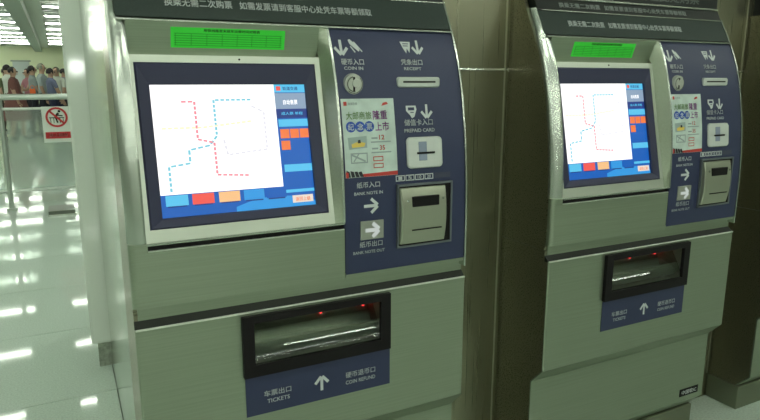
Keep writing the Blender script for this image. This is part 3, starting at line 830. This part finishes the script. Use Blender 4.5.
# ------------------------------------------------------------------ people queueing beyond the barrier
SKIN = mat('skin', (0.42, 0.27, 0.19), 0.6)
HAIR = mat('dark_hair', (0.015, 0.013, 0.012), 0.6)
HAIRG = mat('greying_hair', (0.20, 0.21, 0.16), 0.7)
SHOE = mat('dark_shoe', (0.02, 0.02, 0.02), 0.5)
def person(loc, rz, top, bottom, label, h=1.65, lean=0.0, arm=0.0, dress=False, hair=HAIR, stride=0.1, bulk=1.0):
    root = empty('person', loc, rz)
    k = h / 1.65
    V, E_, Rd = [], [], []
    def nv(p, r, par=None):
        V.append((p[0] * k, (p[1] - lean * max(0, p[2] - .9)) * k, p[2] * k)); Rd.append((r[0] * k, r[1] * k))
        i = len(V) - 1
        if par is not None: E_.append((par, i))
        return i
    b = bulk
    pel = nv((0, 0, .93), (.15 * b, .11 * b))
    wst = nv((0, 0, 1.08), (.13 * b, .10 * b), pel)
    chs = nv((0, .01, 1.27), (.155 * b, .11 * b), wst)
    nkb = nv((0, .01, 1.40), (.07, .06), chs)
    nck = nv((0, 0, 1.455), (.048, .05), nkb)
    hd1 = nv((0, -.015, 1.52), (.070, .085), nck)
    hd2 = nv((0, -.01, 1.59), (.072, .088), hd1)
    nv((0, -.005, 1.635), (.045, .055), hd2)
    tips = []
    for s in (-1, 1):
        sh = nv((s * .175, .01, 1.355), (.062, .060), chs)
        f = arm if s > 0 else arm * .3
        el = nv((s * .225, -.05 - .12 * f, 1.10), (.043, .043), sh)
        wr = nv((s * .215, -.12 - .34 * f, .88 + .22 * f), (.028, .028), el)
        pm = nv((s * .212, -.14 - .42 * f, .82 + .25 * f), (.034, .020), wr)
        tips.append((V[pm], s))
        hp_ = nv((s * .085, 0, .86), (.088 * b, .090 * b), pel)
        st = stride * s
        kn = nv((s * .095, -.02 - st * .6, .48), (.060, .062), hp_)
        an = nv((s * .10, .03 - st, .09), (.038, .042), kn)
        he = nv((s * .10, .02 - st, .045), (.040, .040), an)
        nv((s * .11, -.13 - st, .03), (.040, .028), he)
    me = bpy.data.meshes.new('body')
    me.from_pydata(V, E_, [])
    o = bpy.data.objects.new('body', me)
    COL.objects.link(o)
    md = o.modifiers.new('skin', 'SKIN')
    md.use_smooth_shade = True
    for i, sv in enumerate(me.skin_vertices[0].data):
        sv.radius = Rd[i]
        sv.use_root = (i == 0)
    sb = o.modifiers.new('sub', 'SUBSURF')
    sb.levels = 1
    bpy.context.view_layer.update()
    dg = bpy.context.evaluated_depsgraph_get()
    nm = bpy.data.meshes.new_from_object(o.evaluated_get(dg))
    bpy.data.objects.remove(o)
    bm = bmesh.new()
    bm.from_mesh(nm)
    fg = MB()                                   # five fingers on each hand, bent and unequal
    for (px_, py_, pz_), s in tips:
        for q, L in enumerate((.060, .070, .075, .070, .055)):
            if q == 0:
                a = (px_ - s * .02 * k, py_ - .015 * k, pz_ + .01 * k); mdl = (px_ - s * .04 * k, py_ - .04 * k, pz_ - .01 * k); e = (px_ - s * .042 * k, py_ - .05 * k, pz_ - .035 * k)
            else:
                ox = (q - 2.5) * .016 * k
                a = (px_ + ox * .4, py_ + ox, pz_ - .01 * k); mdl = (px_ + ox * .3, py_ + ox * 1.2 - .008, pz_ - (.02 + L * .55) * k); e = (px_ - s * .012, py_ + ox * 1.2 - .02, pz_ - (.02 + L) * k)
            fg.tube(a, mdl, .009 * k, .0085 * k, 6).tube(mdl, e, .0085 * k, .006 * k, 6)
    # nose and ears
    y_l = -lean * (1.52 - .9)
    fg.tube((0, (y_l - .085) * k, 1.545 * k), (0, (y_l - .112) * k, 1.515 * k), .008 * k, .013 * k, 6)
    for s in (-1, 1): fg.tube((s * .066 * k, y_l * k, 1.54 * k), (s * .082 * k, (y_l + .01) * k, 1.535 * k), .022 * k, .012 * k, 8)
    vs = [bm.verts.new(v) for v in fg.v]
    for f_ in fg.f:
        try: bm.faces.new([vs[i] for i in f_])
        except ValueError: pass
    bmesh.ops.recalc_face_normals(bm, faces=list(bm.faces))
    bm.to_mesh(nm)
    bm.free()
    for mm in (top, bottom, SKIN, SHOE): nm.materials.append(mm)
    for p in nm.polygons:
        c = p.center / k
        x_ = abs(c.x)
        if c.z > 1.425: i = 2
        elif x_ > .165 and c.z < 1.16 + .1 * arm: i = 2
        elif c.z > (0.97 if not dress else .45): i = 0
        elif c.z < .085: i = 3
        elif dress and c.z < .45: i = 2
        else: i = 1
        if dress and x_ <= .165 and .45 < c.z <= 1.425: i = 0
        p.material_index = i
        p.use_smooth = True
    nm.name = 'body'
    body = bpy.data.objects.new('body', nm)
    COL.objects.link(body)
    body.parent = root
    hm = MB()
    rr_ = []
    for i in range(7):
        el_ = math.radians(-25 + i * 19)
        rr_.append([((.082 * math.cos(el_) * math.sin(a)) * k, (y_l - .002 + .100 * math.cos(el_) * math.cos(a)) * k, (1.565 + .098 * math.sin(el_)) * k)
                    for a in [math.radians(-118 + j * 236 / 12) for j in range(13)]])
    hm.grid(rr_).build('hair', hair, root, smooth=True)
    em = MB()
    for s in (-1, 1): em.disc_y(s * .030 * k, 1.555 * k, (y_l - .106) * k, (y_l - .085) * k, .010 * k, 8)
    em.build('eyes', SHOE, root)
    em = MB().box(-.022 * k, .022 * k, (y_l - .100) * k, (y_l - .085) * k, 1.482 * k, 1.490 * k)
    em.build('mouth', mat('lips', (.35, .12, .1), .6), root)
    if dress:
        rws = []
        for z, rx, ry in ((1.08, .145, .115), (.95, .185, .16), (.75, .22, .20), (.45, .26, .24)):
            rws.append([(rx * bulk * math.cos(a) * k, (ry * bulk * math.sin(a) - lean * max(0, z - .9)) * k, z * k) for a in [2 * math.pi * j / 18 for j in range(19)]])
        hm = MB().grid(rws).build('skirt', top, root, smooth=True)
    tag(root, label, 'person', 'people queueing beyond the glass barrier')
    return root

C = lambda n, c: mat(n, c, 0.8)
SH_WHITE = C('cloth_white', (.58, .62, .55)); SH_RED = C('cloth_rust', (.16, .065, .055)); SH_PINK = C('cloth_pink', (.40, .17, .20))
SH_GREY = C('cloth_grey', (.27, .32, .32)); SH_LGREY = C('cloth_pale_grey', (.36, .42, .42)); SH_BLUE = C('cloth_slate_blue', (.13, .15, .24)); SH_BLK = C('cloth_black', (.015, .017, .022))
TR_DK = C('trousers_black', (.012, .014, .022)); TR_BR = C('trousers_brown', (.06, .05, .035)); TR_NV = C('trousers_navy', (.02, .025, .06))
R_ = math.radians
person((-0.99, 17.6, 0), R_(120), SH_WHITE, TR_BR, 'person in a white shirt standing behind the rust dress', 1.64, arm=.6)
person((-0.80, 15.9, 0), R_(75), SH_RED, SH_RED, 'person in a long rust red dress nearest the left edge', 1.56, dress=True, bulk=1.25)
person((-1.10, 18.6, 0), R_(40), C('cloth_olive', (.10, .13, .06)), TR_BR, 'person in an olive top cut by the left edge', 1.58)
person((-0.62, 18.8, 0), R_(-60), SH_PINK, SH_BLK, 'person in a pink top with one arm reaching forward', 1.57, arm=.9)
person((-0.47, 17.4, 0), R_(100), SH_GREY, TR_DK, 'dark-haired person in a grey shirt and black trousers', 1.62, arm=.2)
person((-0.26, 17.0, 0), R_(70), SH_LGREY, TR_DK, 'person with greying hair in a pale grey shirt', 1.66, hair=HAIRG)
person((-0.08, 16.6, 0), R_(110), SH_BLUE, TR_NV, 'person in a slate blue top right of the grey shirts', 1.55, arm=.3)
person((0.05, 17.9, 0), R_(-40), SH_WHITE, TR_NV, 'person in a pale top near the white column', 1.60, hair=HAIRG)
person((0.22, 18.8, 0), R_(80), C('cloth_mauve', (.24, .22, .27)), TR_DK, 'person in a mauve top half hidden by the white column', 1.58)
bag = tag(empty('handbag', (-0.48, 16.75, 0.98)), 'small bright orange handbag in front of the grey-shirted people', 'bag')
M_OR = mat('orange_leather', (.85, .16, .03), .5)
MB().box(-.06, .06, -.035, .035, 0, .11).build('bag_body', M_OR, bag, bevel=.012)
m = MB()
pts = [(-.04, .105), (-.035, .16), (0, .185), (.035, .16), (.04, .105)]
for (a, b), (c, d) in zip(pts[:-1], pts[1:]): m.tube((a, 0, b), (c, 0, d), .006, n=6)
m.build('strap', M_OR, bag)
